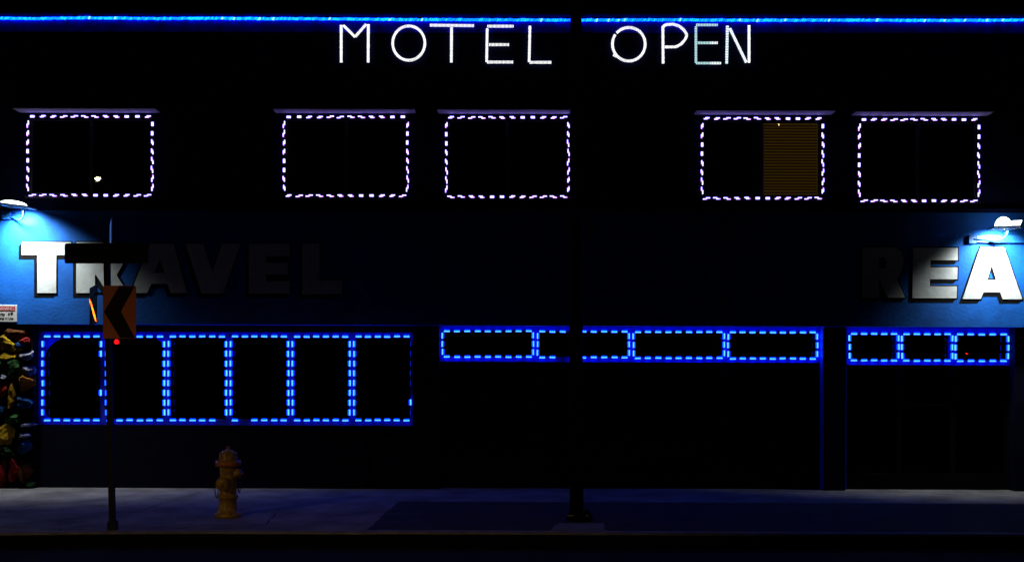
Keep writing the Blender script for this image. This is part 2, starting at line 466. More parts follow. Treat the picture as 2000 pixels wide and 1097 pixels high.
LET = {
 'T1': ('T', [[(43, 473), (139, 473), (139, 498), (110, 498), (110, 572), (73, 572), (73, 498), (43, 498)]]),
 'R1': ('R', [[(149, 473), (222, 473), (236, 480), (241, 495), (240, 516), (228, 537), (250, 572), (210, 572), (188, 537), (185.5, 537), (185.5, 572), (149, 572)],
        [(185.5, 492), (203, 492), (207, 503), (203, 514), (185.5, 514)]]),
 'A1': ('A', [[(294, 476), (339, 476), (366, 572), (334, 572), (327, 554), (296, 554), (288, 572), (255, 572)], [(312, 507), (322, 533), (301, 533)]]),
 'V1': ('V', [[(362, 476), (397, 476), (415, 532), (434, 476), (470, 476), (436, 573), (394, 573)]]),
 'E1': ('E', [[(486, 476), (566, 476), (566, 500), (520, 500), (520, 513), (562, 513), (562, 536), (520, 536), (520, 549), (566, 549), (566, 573), (486, 573)]]),
 'L1': ('L', [[(590, 476), (624, 476), (624, 547), (668, 547), (668, 574), (590, 574)]]),
 'R2': ('R', [[(1684, 483), (1748, 483), (1761, 491), (1765, 506), (1763, 524), (1752, 546), (1768, 581), (1733, 581), (1718, 547), (1717, 547), (1717, 581), (1684, 581)],
        [(1717, 503), (1728, 503), (1732, 513), (1728, 524), (1717, 524)]]),
 'E2': ('E', [[(1783, 484), (1870.5, 484), (1870.5, 508), (1817, 508), (1817, 522), (1870, 522), (1869.5, 545), (1816, 545), (1816, 559), (1869, 559), (1868, 582), (1782, 582)]]),
 'A2': ('A', [[(1914.6, 483), (1961, 483), (1996.5, 584), (1958, 584), (1953.3, 570.5), (1920.5, 570.5), (1915.6, 583.5), (1880, 583.5)], [(1936.5, 517.6), (1945.7, 546.5), (1928.3, 546.5)]]),
}
SH = (-6.5, 8.0)
def face_q(px, Y): return [W(x, y, Y) for x, y in px]
for key, (ch, polys) in LET.items():
    o = poly_obj('painted_letter', polys, FA-.008, .004, M['letter'], motel)
    o['label'] = 'white painted letter %s with black drop shadow' % ch
    b = MB(); i = 0
    for P in polys:
        hole = P is not polys[0]
        sh = (-3.5, 4) if hole else SH
        for (x0, y0), (x1, y1) in zip(P, P[1:]+P[:1]):
            i += 1
            y_ = FA-.003-.00006*i
            b.face(face_q([(x0, y0), (x1, y1), (x1+sh[0], y1+sh[1]), (x0+sh[0], y0+sh[1])], y_))
            dx, dy = x1-x0, y1-y0; L = math.hypot(dx, dy); nx, ny = -dy/L*2.4, dx/L*2.4; ex, ey = dx/L*2, dy/L*2
            b.face(face_q([(x0-ex+nx, y0-ey+ny), (x1+ex+nx, y1+ey+ny), (x1+ex-nx, y1+ey-ny), (x0-ex-nx, y0-ey-ny)], y_-.00003))
    b.build('letter_shadow', M['outline'], o)

# ------------------------------------------------------------ LED strings
PX = 1/144.0
def module_mesh(kind, k=0):
    b = MB()
    if kind == 'blue':
        b.box(-.045, .045, -.006, .004, -.018, .018, 0)
        for x in (-.026, 0, .026):
            b.box(x-.0125, x+.0125, -.030, -.006, -.013, .001, 1, back=False)
            b.box(x-.007, x+.007, -.028, -.006, .001, .017, 2, back=False)
        mats = [M['casing'], M['e_blue_core'], M['e_blue']]
    elif kind == 'faint':
        b.box(-.045, .045, -.006, .004, -.006, .006, 0)
        for x in (-.024, 0, .024): b.box(x-.008, x+.008, -.010, -.006, -.003, .003, 1, back=False)
        mats = [M['casing'], M['e_faint']]
    elif kind == 'side':
        b.box(-.045, .045, -.006, .004, -.012, .012, 0)
        for x in (-.024, 0, .024): b.box(x-.011, x+.011, -.013, -.006, -.009, .008, 1, back=False)
        mats = [M['casing'], M['e_blue_side']]
    else:
        b.box(-.05, .05, -.006, .004, -.017, .017, 0)
        for row in (0, 1):
            for q in range(3):
                x = (q-1)*.0185+(1 if row else -1)*k*.0105
                z = .0078 if row else -.0078
                b.box(x-.0085, x+.0085, -.015, -.006, z-.0064, z+.0064, 2 if (q == 2 and row == 0 and k != 0) else 1, back=False)
        mats = [M['casing'], M['e_white'], M['e_pink']]
    me = bpy.data.meshes.new('led_module_'+kind)
    me.from_pydata(b.v, [], b.f)
    for m in mats: me.materials.append(m)
    for p, i in zip(me.polygons, b.mi): p.material_index = i
    bm = bmesh.new(); bm.from_mesh(me); bmesh.ops.recalc_face_normals(bm, faces=bm.faces); bm.to_mesh(me); bm.free()
    return me
M['e_faint'] = emat('led_blue_fading', (.002, .03, .9))
MOD = {('faint', 0): module_mesh('faint'), ('blue', 0): module_mesh('blue'), ('side', 0): module_mesh('side')}
for k in (-2, -1, 0, 1, 2): MOD[('white', k)] = module_mesh('white', k)

def led_string(x0, y0, x1, y1, Y, kind, label, group, skip=(), leftside='blue', nx=None, nz=None, faint=False, drop=()):
    a = W(x0, y1, Y)
    root = empty('led_light_string', a, label, 'light string', group)
    b = MB()
    c4 = [W(x0+2, y0, Y+.004), W(x1-2, y0, Y+.004), W(x1-2, y1, Y+.004), W(x0+2, y1, Y+.004), W(x0+2, y0+2, Y+.004)]
    pts = []
    for p, q in zip(c4, c4[1:]):
        for t in range(6): pts.append(p.lerp(q, t/6)+Vector((random.uniform(-.004, .004), 0, random.uniform(-.004, .004))))
    b.tube(pts, .0035, 5)
    b.build('wire', M['wire'], root)
    Wd, Hd = x1-x0, y1-y0
    nx = nx or max(2, round(Wd/20.2)); nz = nz or max(2, round((Hd-8)/20))
    spots = []
    phase = random.randint(0, 9); sgn = random.choice((-1, 1))
    for side in 'TBLR':
        nn = nx if side in 'TB' else nz
        for i in range(nn):
            if (side, i) in skip or side in drop: continue
            if side in 'TB':
                m = 9 if kind == 'white' else 8
                u = x0+m+(Wd-2*m)*i/(nn-1); v = (y0 if side == 'T' else y1); rot = 0
            else:
                m = 15 if Hd > 80 else 9
                u = (x0 if side == 'L' else x1); v = y0+m+(Hd-2*m)*i/(nn-1); rot = 90
            spots.append((side, i, u, v, rot))
    for side, i, u, v, rot in spots:
        p = W(u+random.uniform(-.5, .5), v+random.uniform(-.4, .4), Y)
        if kind == 'white':
            kk = [2, 2, 1, 1, 0, 0, -1, -1, -2, -2][(i+phase+'TBLR'.index(side)*3) % 10]*sgn
            me = MOD[('white', kk)]
        else:
            kd = leftside if side == 'L' else 'blue'
            if faint and side == 'R' and i != 6: kd = 'faint'
            me = MOD[(kd, 0)]
        o = bpy.data.objects.new('led_module', me)
        o.parent = root; o.location = p-a
        if rot: o.rotation_euler = (0, R(90 if side == 'L' else -90)+R(random.uniform(-1.5, 1.5)), 0)
        else: o.rotation_euler = (0, R(random.uniform(-1.5, 1.5)), 0)
        C.objects.link(o)
    return root

names_u = ['white LED string framing the far left upper window, above the blue sign band',
           'white LED string framing the upper window under the letters OTE of MOTEL, with no gap at its lower corners',
           'white LED string framing the upper window just left of the tall dark pole',
           'white LED string framing the upper window with brown lit blinds',
           'white LED string framing the far right upper window, above the right flood light']
names_u[1] = 'white LED string framing the upper window second from the left, below the word MOTEL'
for w, lab in zip(UWIN, names_u):
    led_string(w[0], w[1], w[2], w[3]-.5, UW-.004, 'white', lab, 'LED strings around the upper windows', nx=12, nz=8)

labs = ['blue LED string framing the ground floor pane beside the colourful rock wall',
        'blue LED string framing the ground floor pane crossed by the chevron sign post',
        'blue LED string framing the ground floor pane third from the rock wall',
        'blue LED string framing the tall ground floor pane just left of the hydrant top, fourth from the rock wall',
        'blue LED string framing the ground floor pane fifth from the rock wall',
        'blue LED string framing the last tall ground floor pane, its right side mostly unlit']
labs[3] = 'blue LED string framing the ground floor pane fourth from the rock wall'
YL = YF-.006
for i in range(6):
    x0 = LWIN_X[i]+(4.5 if i else 1); x1 = LWIN_X[i+1]-(5 if i < 5 else 1)
    skip = set(); ls = 'blue'
    if i == 0: skip = {('R', 2), ('R', 3), ('R', 4), ('R', 6), ('R', 7)}; 
    if i == 1: ls = 'side'
    if i == 3: skip = {('B', 1)}
    if i == 2: skip = {('B', 5)}
    if i == 5: skip = {('R', 5), ('R', 8)}
    led_string(x0, LWY[0]+.5, x1, LWY[1]-.5, YL, 'blue', labs[i], 'LED strings around the ground floor panes', skip=skip, leftside=ls, nx=6, nz=8, faint=(i == 5))

la = ['blue LED string framing the long transom pane left of the tall dark pole',
      'blue LED string framing the long transom pane that the tall dark pole crosses',
      'blue LED string framing the long transom pane just right of the tall dark pole',
      'blue LED string framing the long transom pane that ends at the bright blue jamb']
la[2] = 'blue LED string on the long transom pane just right of the one the pole crosses'
for i in range(4):
    x0 = TRA_X[i]+(4.5 if i else 3); x1 = TRA_X[i+1]-(5 if i < 3 else 3)
    led_string(x0, TRAY[0]+1+i*.8, x1, TRAY[1]-2+i*1.2, bayA[3]-.016, 'blue', la[i], 'LED strings around the long transom panes',
               skip={('B', 2)} if i == 1 else (), nx=9, nz=3)
lb = ['blue LED string framing the short transom pane nearest the long transoms',
      'blue LED string framing the middle one of the three short transom panes',
      'blue LED string framing the short transom pane at the far right, under the letter A']
for i in range(3):
    x0 = TRB_X[i]+(4 if i else 4); x1 = TRB_X[i+1]-(4 if i < 2 else 4)
    led_string(x0, TRBY[0]+i*.7, x1, TRBY[1]-1+i*.7, bayB[3]-.016, 'blue', lb[i], 'LED strings around the short transom panes', nx=5, nz=3)

# ------------------------------------------------------------ rope light along the roof edge
ry = [(-60, 35), (0, 34.3), (50, 35), (110, 34.4), (170, 33.6), (230, 34.2), (300, 35), (420, 34.3), (520, 35.2), (600, 35.2), (800, 37), (1000, 37.6), (1114, 38), (1300, 37.4), (1450, 38.2), (1600, 38), (1750, 38.4), (1880, 38.6), (2000, 37.8), (2080, 38.4)]
def ropey(x):
    for (a, b_), (c, d) in zip(ry, ry[1:]):
        if a <= x <= c: return b_+(d-b_)*(x-a)/(c-a)
    return 38
p0 = W(-60, 35, UW)
rope = empty('rope_light', p0, 'long blue rope light running along the roof edge above MOTEL OPEN', 'rope light')
tubeb = MB(); tubeb.tube([W(x, ropey(x)-.2, UW-.020) for x in range(-60, 2081, 20)], .008, 6)
tubeb.build('rope_tube', M['casing'], rope)
b = MB(); x = -58.0
while x < 2078:
    p = W(x, ropey(x)+random.uniform(-.5, .5), UW-.06)
    mm = random.choices((0, 1, 2), (5, 5, .5))[0]
    
    h = random.uniform(.013, .018); sk = .007
    q = [(p.x-.0105-sk, -h), (p.x+.0105-sk, -h), (p.x+.0105+sk, h), (p.x-.0105+sk, h)]
    yb_ = UW-.017; yf_ = UW-.033
    F = [(a, yf_, p.z+z) for a, z in q]; Bk = [(a, yb_, p.z+z) for a, z in q]
    b.face(F, mm)
    for i in range(4): b.face([F[i], F[(i+1) % 4], Bk[(i+1) % 4], Bk[i]], mm)
    x += 3.9+random.uniform(-.25, .25)
b.build('rope_bulbs', [M['e_rope'], M['e_rope_b'], M['e_rope_w']], rope)

# ------------------------------------------------------------ lit letters MOTEL OPEN
def ell(cx, cy, rx, ry_, a0=0, a1=360, n=40, wob=0):
    return [(cx+rx*math.cos(R(a0+(a1-a0)*i/n)), cy+ry_*math.sin(R(a0+(a1-a0)*i/n))) for i in range(n+1)]
LETTERS = [
 ('M', [[(666.6, 123), (666.6, 49.5)], [(670.5, 50), (693.6, 73), (715.5, 48)], [(719.5, 48), (719.2, 123)]], 0, 'lit white LED letter M at the start of the word MOTEL'),
 ('O', [ell(798.5, 85, 31.5, 33.5)], 0, 'round lit white LED letter O inside the word MOTEL'),
 ('T', [[(839.5, 50), (926, 51)], [(882, 54), (881.5, 123)]], 0, 'lit white LED letter T touching the glow of the rope light'),
 ('E', [[(951.5, 52), (1003.5, 52)], [(951.6, 56), (950.5, 122)], [(955, 88), (994.5, 88)], [(951, 122), (1002.5, 122)]], 0, 'bright white LED letter E of the word MOTEL'),
 ('L', [[(1035, 51), (1033.5, 122)], [(1034, 122.5), (1077, 122.5)]], 0, 'lit white LED letter L ending the word MOTEL, beside the pole'),
 ('O', [ell(1228, 87, 32, 33, -60, 215, 34), ell(1228, 87.5, 32, 33, 222, 300, 10), [(1197, 107.5), (1205, 111)]], 0, 'lit white LED letter O starting the word OPEN, small tail lower left'),
 ('P', [[(1294.5, 52), (1295, 125)], [(1295, 53), (1300, 49), (1315, 48), (1327, 52), (1336, 60), (1341.5, 69), (1338, 78), (1330, 87), (1320, 92.3), (1298, 92.5)]], 0, 'lit white LED letter P of the word OPEN'),
 ('E', [[(1359, 49.5), (1402, 49.5)], [(1359, 52), (1359, 124)], [(1362, 84.5), (1402, 84.5)], [(1359, 124), (1408.5, 124)]], 1, 'dimmer teal LED letter E of the word OPEN'),
 ('N', [[(1420.5, 51), (1419, 125.5)], [(1425, 56), (1457.5, 123)], [(1462.7, 50), (1462.7, 123.5)]], 2, 'lit white LED letter N ending the word OPEN, its left stroke teal'),
]
for ch, strokes, mode, lab in LETTERS:
    base = W(strokes[0][0][0], 125, UW)
    root = empty('lit_letter', base, lab, 'sign letter', 'lit letters of the roof sign')
    tb = MB(); bb = MB()
    hw = .0175 if mode != 1 else .0155
    for si, S in enumerate(strokes):
        P = [W(x, y, UW-.02) for x, y in S]
        tb.tube([p+Vector((0, .01, 0)) for p in P], .009, 5)
        # resample
        segs = [(P[i+1]-P[i]).length for i in range(len(P)-1)]; L = sum(segs); nb = max(2, int(L/.0172))
        if mode == 1: nb = int(L/.021)
        for k in range(nb):
            s = L*(k+.5)/nb; i = 0
            while i < len(segs)-1 and s > segs[i]: s -= segs[i]; i += 1
            c = P[i].lerp(P[i+1], min(1, s/segs[i])); t = (P[i+1]-P[i]).normalized(); nrm = Vector((-t.z, 0, t.x))
            if len(S) > 12 and k % 6 == 5: hl = .0055
            else: hl = .0057
            if mode == 1: hl = .0065
            h = hw*random.uniform(.9, 1.06)
            mi = 0
            if mode == 1: mi = 1 if (si in (0, 1) or k < nb*.55) else 2
            if mode == 2 and si == 0: mi = 1 if k % 2 else 0
            if mode == 2 and si == 1: mi = 2 if k % 2 else 0
            mxs = [c+t*a*hl+nrm*e*h for a, e in ((-1, -1), (1, -1), (1, 1), (-1, 1))]
            F = [(p.x, UW-.034, p.z) for p in mxs]; Bk = [(p.x, UW-.022, p.z) for p in mxs]
            bb.face(F, mi)
            for j in range(4): bb.face([F[j], F[(j+1) % 4], Bk[(j+1) % 4], Bk[j]], mi)
    tb.build('letter_backing', M['casing'], root)
    bb.build('letter_bulbs', [M['e_letter'], M['e_teal'], M['e_dimw']], root)

# ------------------------------------------------------------ flood lights
def flood(kind, cx, cy, w, label, energy, aim, boxr, armp, tilt):
    YH = FA-.34
    c = W(cx, cy, YH); s = YH/FOC
    root = empty('flood_light', c, label, 'flood light', 'flood lights over the sign band')
    def L(u, v, y=YH): return W(u, v, y)
    rot = Matrix.Translation(c) @ Matrix.Rotation(R(tilt), 4, 'Y')
    hw = w/2*s
    b = MB(); b.box(-hw*1.0, hw*1.22, -.07, .20, -.034, -.012, mx=rot)
    for k in range(7): b.box(-hw*.8+k*hw*.27, -hw*.8+k*hw*.27+.008, -.05, .08, -.046, -.034, mx=rot)
    b.build('housing', M['housing'], root, bevel=.004)
    lb = MB(); prof = []
    nU, nV = 20, 7
    grid = []
    for j in range(nV+1):
        ph = j/nV*math.pi/2
        ring = []
        for i in range(nU):
            th = 2*math.pi*i/nU
            hx = hw*(1.0 if kind == 'oval' else .70); x = hx*math.cos(th)*math.cos(ph); y = .075*math.sin(th)*math.cos(ph)
            z = (.052 if kind == 'oval' else .125)*math.sin(ph)
            if kind != 'oval': x -= hw*.28
            ring.append(rot @ Vector((x, y, z-.012)))
        grid.append(ring)
    for j in range(nV):
        for i in range(nU): lb.face([grid[j][i], grid[j][(i+1) % nU], grid[j+1][(i+1) % nU], grid[j+1][i]])
    if kind != 'oval':
        lb.face([rot @ Vector(p) for p in ((hw*.2, -.072, -.010), (hw*.9, -.072, -.010), (hw*1.12, -.066, .058), (hw*.35, -.066, .052))])
        lb.face([rot @ Vector(p) for p in ((hw*.35, -.066, .052), (hw*1.12, -.066, .058), (hw*1.12, .05, .058), (hw*.35, .05, .052))])
    lb.build('lens', M['lens'], root, smooth=True)
    # arm from the junction box
    ab = MB(); ab.tube([L(*p[:2], FA-p[2]) for p in armp], .0135, 8)
    ab.build('arm', M['bluebox'], root, smooth=True)
    X0, X1, Z0, Z1 = box_of(*boxr, FA-.045)
    jb = MB(); jb.box(X0, X1, FA-.05, FA-.001, Z0, Z1); jb.build('junction_box', M['bluebox'], root, bevel=.006)
    ld = bpy.data.lights.new('flood_beam', 'SPOT'); lo = bpy.data.objects.new('flood_beam', ld); C.objects.link(lo)
    lo.parent = root; lo.location = Vector((0, .04, -.06))
    ld.energy = energy; ld.color = (.93, 1.0, .97); ld.spot_size = R(aim[3]); ld.spot_blend = aim[4]; ld.shadow_soft_size = .07
    lo.rotation_euler = Vector(aim[:3]).to_track_quat('-Z', 'Y').to_euler()
    return root
M['lens'] = emat('flood_lens', (4.0, 4.3, 4.2))
flood('oval', 27, 397.5, 54, 'flood light with a flat oval lens over the letter T at the left edge', 275, (.08, .65, -1, 124, .75),
      (3, 413, 20, 428), [(18, 424, .04), (28, 425, .06), (36, 429.5, .10), (42, 428, .16), (46, 420, .22), (46.5, 408, .27)], 7)
flood('dome', 1966, 440, 46, 'flood light with a glaring domed lens over the letter A at the right edge', 200, (-.02, .95, -1, 126, .75),
      (1892, 459, 1906.5, 475.5), [(1900, 467.5, .04), (1928, 469, .06), (1944, 470.5, .10), (1956, 468.5, .15), (1964, 461, .22), (1968, 451, .27)], 0)
# conduit raceway beside the right flood light
X0, X1, Z0, Z1 = box_of(1907.5, 459.5, 2070, 473.5, FA-.05)
b = MB(); b.box(X0, X1, FA-.05, FA-.001, Z0, Z1); b.box(X0, X1, FA-.056, FA-.05, Z0, Z0+.012); b.box(X0, X1, FA-.056, FA-.05, Z0+.045, Z0+.055)
tag(b.build('conduit_raceway', M['bluebox'], None, origin=((X0+X1)/2, FA, Z0)), 'blue painted metal raceway fixed above the letter A at the right edge', 'conduit')

# ------------------------------------------------------------ warning sign
X0, X1, Z0, Z1 = box_of(-17, 595, 33, 628.5, FA-.01)
ws = empty('warning_sign', (X0, FA, Z0), 'white camera warning sign with a red band, at the left edge', 'sign')
b = MB(); b.box(X0, X1, FA-.012, FA-.001, Z0, Z1); b.build('sign_plate', M['signwhite'], ws, bevel=.006)
xa, xb_, za, zb_ = box_of(-14, 598.2, 29.5, 606.8, FA-.0135)
b = MB(); b.box(xa, xb_, FA-.0145, FA-.0125, za, zb_); b.build('red_band', M['signred'], ws)
def text(s, x, y, h, Y, m, parent, wfit=None, name='lettering'):
    cu = bpy.data.curves.new('t', 'FONT'); cu.body = s; cu.size = h*1.38*1.0; cu.extrude = .0006; cu.offset = h*.03
    t = bpy.data.objects.new('tmp', cu); C.objects.link(t); bpy.context.view_layer.update()
    me = bpy.data.meshes.new_from_object(t.evaluated_get(bpy.context.evaluated_depsgraph_get())); bpy.data.objects.remove(t)
    wd = max(v.co.x for v in me.vertices); k = wfit/wd if wfit else 1
    p = W(x, y, Y); off = world_loc(parent)
    for v in me.vertices: v.co = Vector((p.x+v.co.x*k, Y-v.co.z, p.z+v.co.y))-off
    me.materials.clear(); me.materials.append(m)
    o = bpy.data.objects.new(name, me); C.objects.link(o); o.parent = parent
text('WARNING', -12, 605.6, 6*PX, FA-.0155, M['signpink'], ws, wfit=39*PX)
text('Security', -14, 616.0, 6*PX, FA-.0135, M['black'], ws, wfit=24*PX)
text('Cameras in Use', -14, 623.5, 5.4*PX, FA-.0135, M['black'], ws, wfit=40*PX)
b = MB()
p = W(17.5, 612.5, FA-.0135); b.lathe([(.0, 0), (.013, 0), (.013, .002)], Matrix.Translation(p) @ Matrix.Rotation(R(90), 4, 'X'), 12)
p = W(23, 611.5, FA-.0135); b.lathe([(.0, 0), (.017, 0), (.017, .002)], Matrix.Translation(p) @ Matrix.Rotation(R(90), 4, 'X'), 12)
b.build('camera_symbol', M['black'], ws)

# ------------------------------------------------------------ chevron sign post
SY = 10.27
pb = G(220, 1034)
SYb = pb.y
post = empty('chevron_sign_post', (pb.x, SYb, 0), 'thin dark sign post at the kerb carrying an orange chevron board and street name blades', 'sign post')
bm_ = MB()
p_top = W(208.5, 428, SYb)
base = Vector((pb.x, SYb, 0)); hw = .026
for dx, dy in ((1, 0),):
    a = base; c = Vector((p_top.x, SYb, p_top.z-.28))
    P = [Vector((sx*hw, sy*hw, 0)) for sx, sy in ((-1, -1), (1, -1), (1, 1), (-1, 1))]
    for i in range(4):
        q, r2 = P[i], P[(i+1) % 4]
        bm_.face([a+q, a+r2, c+r2, c+q])
    bm_.face([c+q for q in P])
bm_.box(base.x-.04, base.x+.04, SYb-.04, SYb+.04, 0, .09)
bm_.build('post', M['steel'], post)
def on_post(v):
    t = (1034-v)/(1034-428); return base.lerp(p_top, t)
def rounded(x0, y0, x1, y1, r):
    P = []
    for cx, cy, a0 in ((x1-r, y0+r, -90), (x1-r, y1-r, 0), (x0+r, y1-r, 90), (x0+r, y0+r, 180)):
        for k in range(5):
            a = R(a0+90*k/4); P.append((cx+r*math.cos(a), cy+r*math.sin(a)))
    return P
YS = SYb-.045
poly_obj('street_name_blade', [rounded(126.5, 475, 290, 514.5, 4)], YS, .006, M['signback'], post)['label'] = 'wide dark street name blade seen unlit'
b = MB()                                     # crossing blade, seen edge-on
p = W(207.5, 450, SYb); zt_, zb_ = W(207, 429, SYb).z, W(207, 470, SYb).z
mx = Matrix.Translation((p.x, SYb+.12, 0)) @ Matrix.Rotation(R(113.2), 4, 'Z')
b.box(-.30, .30, -.004, .004, zb_, zt_, mx=mx)
cb = b.build('street_name_blade', M['signedge'], post); cb['label'] = 'crossing street name blade seen edge on, catching blue white light'
b = MB(); b.box(p.x-.02, p.x+.02, SYb-.03, SYb+.03, zb_-.03, zb_+.01); b.build('blade_bracket', M['steel'], post)
# chevron board
cp = [(201.5, 557.5), (266, 559), (266, 661), (201.5, 660)]
def chev_obj():
    o = poly_obj('chevron_board', [rounded(201.5, 557.5, 266, 661, 3.5)], YS, .005, M['orange'], post)
    o['label'] = 'orange chevron board with a black arrow pointing left'
    ar = poly_obj('chevron_arrow', [[(233, 558.5), (263, 558.5), (236, 608), (264, 660), (235, 660), (203, 608.5)]], YS-.0065, .001, M['black'], o)
    return o
chev_obj()
b = MB(); b.box(W(203, 575, SYb).x, W(240, 575, SYb).x, YS+.003, SYb-.026, W(210, 578, SYb).z, W(210, 572, SYb).z)
b.box(W(204, 640, SYb).x, W(240, 640, SYb).x, YS+.003, SYb-.026, W(210, 643, SYb).z, W(210, 637, SYb).z)
b.build('board_bracket', M['steel'], post)
# second chevron board, turned almost edge-on to the road
e0 = W(189, 555, SYb+.03); e1 = W(188, 631, SYb+.03)
bb = MB()
nseg = 12; depth = .42
rows = []
for i in range(nseg+1):
    t = i/nseg; z = e0.z+(e1.z-e0.z)*t
    fx = W(188.5, 593, SYb+.03).x
    bx = W(174.5, 593, SYb+.03+depth).x+.004*math.sin(t*3)
    rows.append((Vector((fx, SYb+.03, z)), Vector((bx, SYb+.03+depth, z-.006))))
for a, c in zip(rows, rows[1:]):
    bb.face([a[0], a[1], c[1], c[0]], 0)
    bb.face([a[0]+Vector((.006, 0, 0)), a[1]+Vector((.006, 0, 0)), c[1]+Vector((.006, 0, 0)), c[0]+Vector((.006, 0, 0))], 1)
o = bb.build('chevron_board', [M['black'], M['black']], post)
o['label'] = 'second chevron board turned nearly edge on'
bb = MB()                                   # its curling orange sheeting, facets tilted to give the lamp's glint
nf = Vector((-.053, -.992, .123))
for k in range(9):
    t0 = k/9
    for q in range(2):
        c = W(173.8+12.6*t0+q*.7, 584+44*t0+q*2.4, SYb)
        u = Vector((.0016, 0, -.0085-.004*math.sin(t0*3.1))); u.y = -(u.x*nf.x+u.z*nf.z)/nf.y
        v = Vector((.011+.008*math.sin(t0*3.1), 0, 0)); v.y = -(v.x*nf.x)/nf.y
        bb.face([c, c+v, c+v+u, c+u])
bb.build('orange_edge', M['foil'], o)
b = MB(); b.box(W(186, 590, SYb).x, base.x-.02, SYb-.012, SYb+.012, W(200, 576, SYb).z, W(200, 571, SYb).z)
b.build('board_bracket', M['steel'], post)

# ------------------------------------------------------------ tall dark pole
pc = G(1131, 1016); PYy = pc.y
pole = empty('light_pole', (pc.x, PYy, 0), 'tall dark steel pole on a concrete pad, crossing the whole facade', 'pole')
b = MB(); s = PYy/FOC
hb = 12.8*s; ht = 10.6*s
xt = W(1124.8, 0, PYy).x; zt_ = 9.0
xb0 = W(1126.2, 1000, PYy).x
zt0 = W(1124, 0, PYy).z; slope = (xt-xb0)/zt0
b.tube([(xb0, PYy, .1), (xb0+slope*3, PYy, 3), (xb0+slope*zt0, PYy, zt0), (xb0+slope*zt_, PYy, zt_)], [hb*1.04, hb*.98, ht*1.02, ht*.9], 16)
b.build('shaft', M['pole'], pole, smooth=True)
b = MB(); xx = W(1131.5, 1015, PYy).x
b.lathe([(0, .004), (26*s, .004), (26*s, .05), (22*s, .075), (20*s, .10), (19.5*s, .115), (0, .116)], Matrix.Translation((xx, PYy, 0)), 8)
b.build('base_shoe', M['pole'], pole)
b = MB()
for u0, u1 in ((1108, 1124), (1131, 1149)):
    a = W(u0, 1006, PYy-.10); c = W(u1, 1006, PYy-.10); b.box(a.x, c.x, PYy-.10, PYy-.085, a.z-.008, a.z+.006)
b.build('base_highlight', M['base_glint'], pole)  # strips painting the lit top edge of the base
b = MB(); zc = W(1115, 616, PYy).z; b.tube([(xb0+slope*zc, PYy, zc-.018), (xb0+slope*zc, PYy, zc+.018)], hb*1.08, 16)
b.build('band_clamp', M['steel'], pole)
# arm and lamp head (unlit) above the frame
b = MB(); b.tube([(xb0+slope*8.8, PYy, 8.8), (xb0, PYy-1.0, 9.2), (xb0, PYy-2.2, 9.3)], .04, 8)
b.build('arm', M['pole'], pole)
b = MB(); b.box(xb0-.14, xb0+.14, PYy-2.8, PYy-2.2, 9.24, 9.36); b.build('lamp_head', M['pole'], pole, bevel=.03)
# concrete pad
b = MB()
q = [G(1075, 1036, .012), G(1084, 1024, .012), G(1092, 1020.5, .012), G(1180, 1020.5, .012), G(1181, 1034, .012), G(1192, 1036, .012)]
b.face(q)
for a, c in zip(q, q[1:]+q[:1]): b.face([a, c, (c.x, c.y, .003), (a.x, a.y, .003)])
tag(b.build('pole_footing', M['kerb']), kind='structure')

# ------------------------------------------------------------ fire hydrant
hb_ = G(445.5, 1008); hydr = empty('fire_hydrant', hb_, 'yellow and orange fire hydrant standing on the sidewalk near the kerb', 'fire hydrant')
T0 = Matrix.Translation(hb_)
b = MB(); b.lathe([(0, 0), (.140, 0), (.146, .012), (.146, .040), (.125, .052), (.108, .075), (.099, .11), (.094, .15), (.093, .20), (.106, .203), (.108, .232), (.094, .238), (.089, .30), (.086, .44), (.088, .53), (.096, .555)], T0)
for k in range(8):
    a = R(22+45*k); b.lathe([(0, .04), (.014, .04), (.014, .058), (0, .06)], T0 @ Matrix.Translation((.127*math.cos(a), .127*math.sin(a), 0)), 6)
b.build('barrel', M['yellow'], hydr, smooth=True)
b = MB(); b.lathe([(.09, .552), (.132, .556), (.138, .566), (.138, .600), (.130, .610), (.104, .614)], T0)
for k in range(8):
    a = R(10+45*k); b.lathe([(0, .60), (.013, .60), (.013, .622), (0, .624)], T0 @ Matrix.Translation((.122*math.cos(a), .122*math.sin(a), 0)), 6)
b.build('bonnet_flange', M['hydcap'], hydr, smooth=True)
b = MB(); b.lathe([(.102, .610), (.100, .64), (.092, .675), (.076, .705), (.050, .727), (.026, .735), (.022, .738)], T0)
for k in range(8):
    a = R(k*45); b.box(.05, .098, -.006, .006, .612, .705, mx=T0 @ Matrix.Rotation(a, 4, 'Z'))
b.build('bonnet', M['yellow'], hydr, smooth=True)
b = MB(); b.lathe([(.020, .735), (.020, .765), (.016, .768), (0, .769)], T0, 5); b.build('operating_nut', M['hydcap'], hydr)
def nozzle(ang, z, r, L_):
    mx = T0 @ Matrix.Translation((0, 0, z)) @ Matrix.Rotation(R(ang), 4, 'Z') @ Matrix.Rotation(R(90), 4, 'Y')
    b = MB(); b.lathe([(r*.86, .04), (r*.86, L_-.05), (r*1.02, L_-.048), (r*1.02, L_-.02)], mx, 20)
    b.build('nozzle', M['yellow'], hydr, smooth=True)
    b = MB(); b.lathe([(r*1.1, L_-.022), (r*1.12, L_+.012), (r*.98, L_+.028), (r*.5, L_+.034), (r*.3, L_+.036), (r*.28, L_+.058), (0, L_+.058)], mx, 20)
    for k in range(4):
        b.box(-.010, .010, r*.9, r*1.22, L_-.018, L_+.014, mx=mx @ Matrix.Rotation(R(90*k+20), 4, 'Z'))
    b.build('nozzle_cap', M['yellow'], hydr, smooth=True)
nozzle(-97, .372, .066, .155)
nozzle(-8, .475, .042, .115)
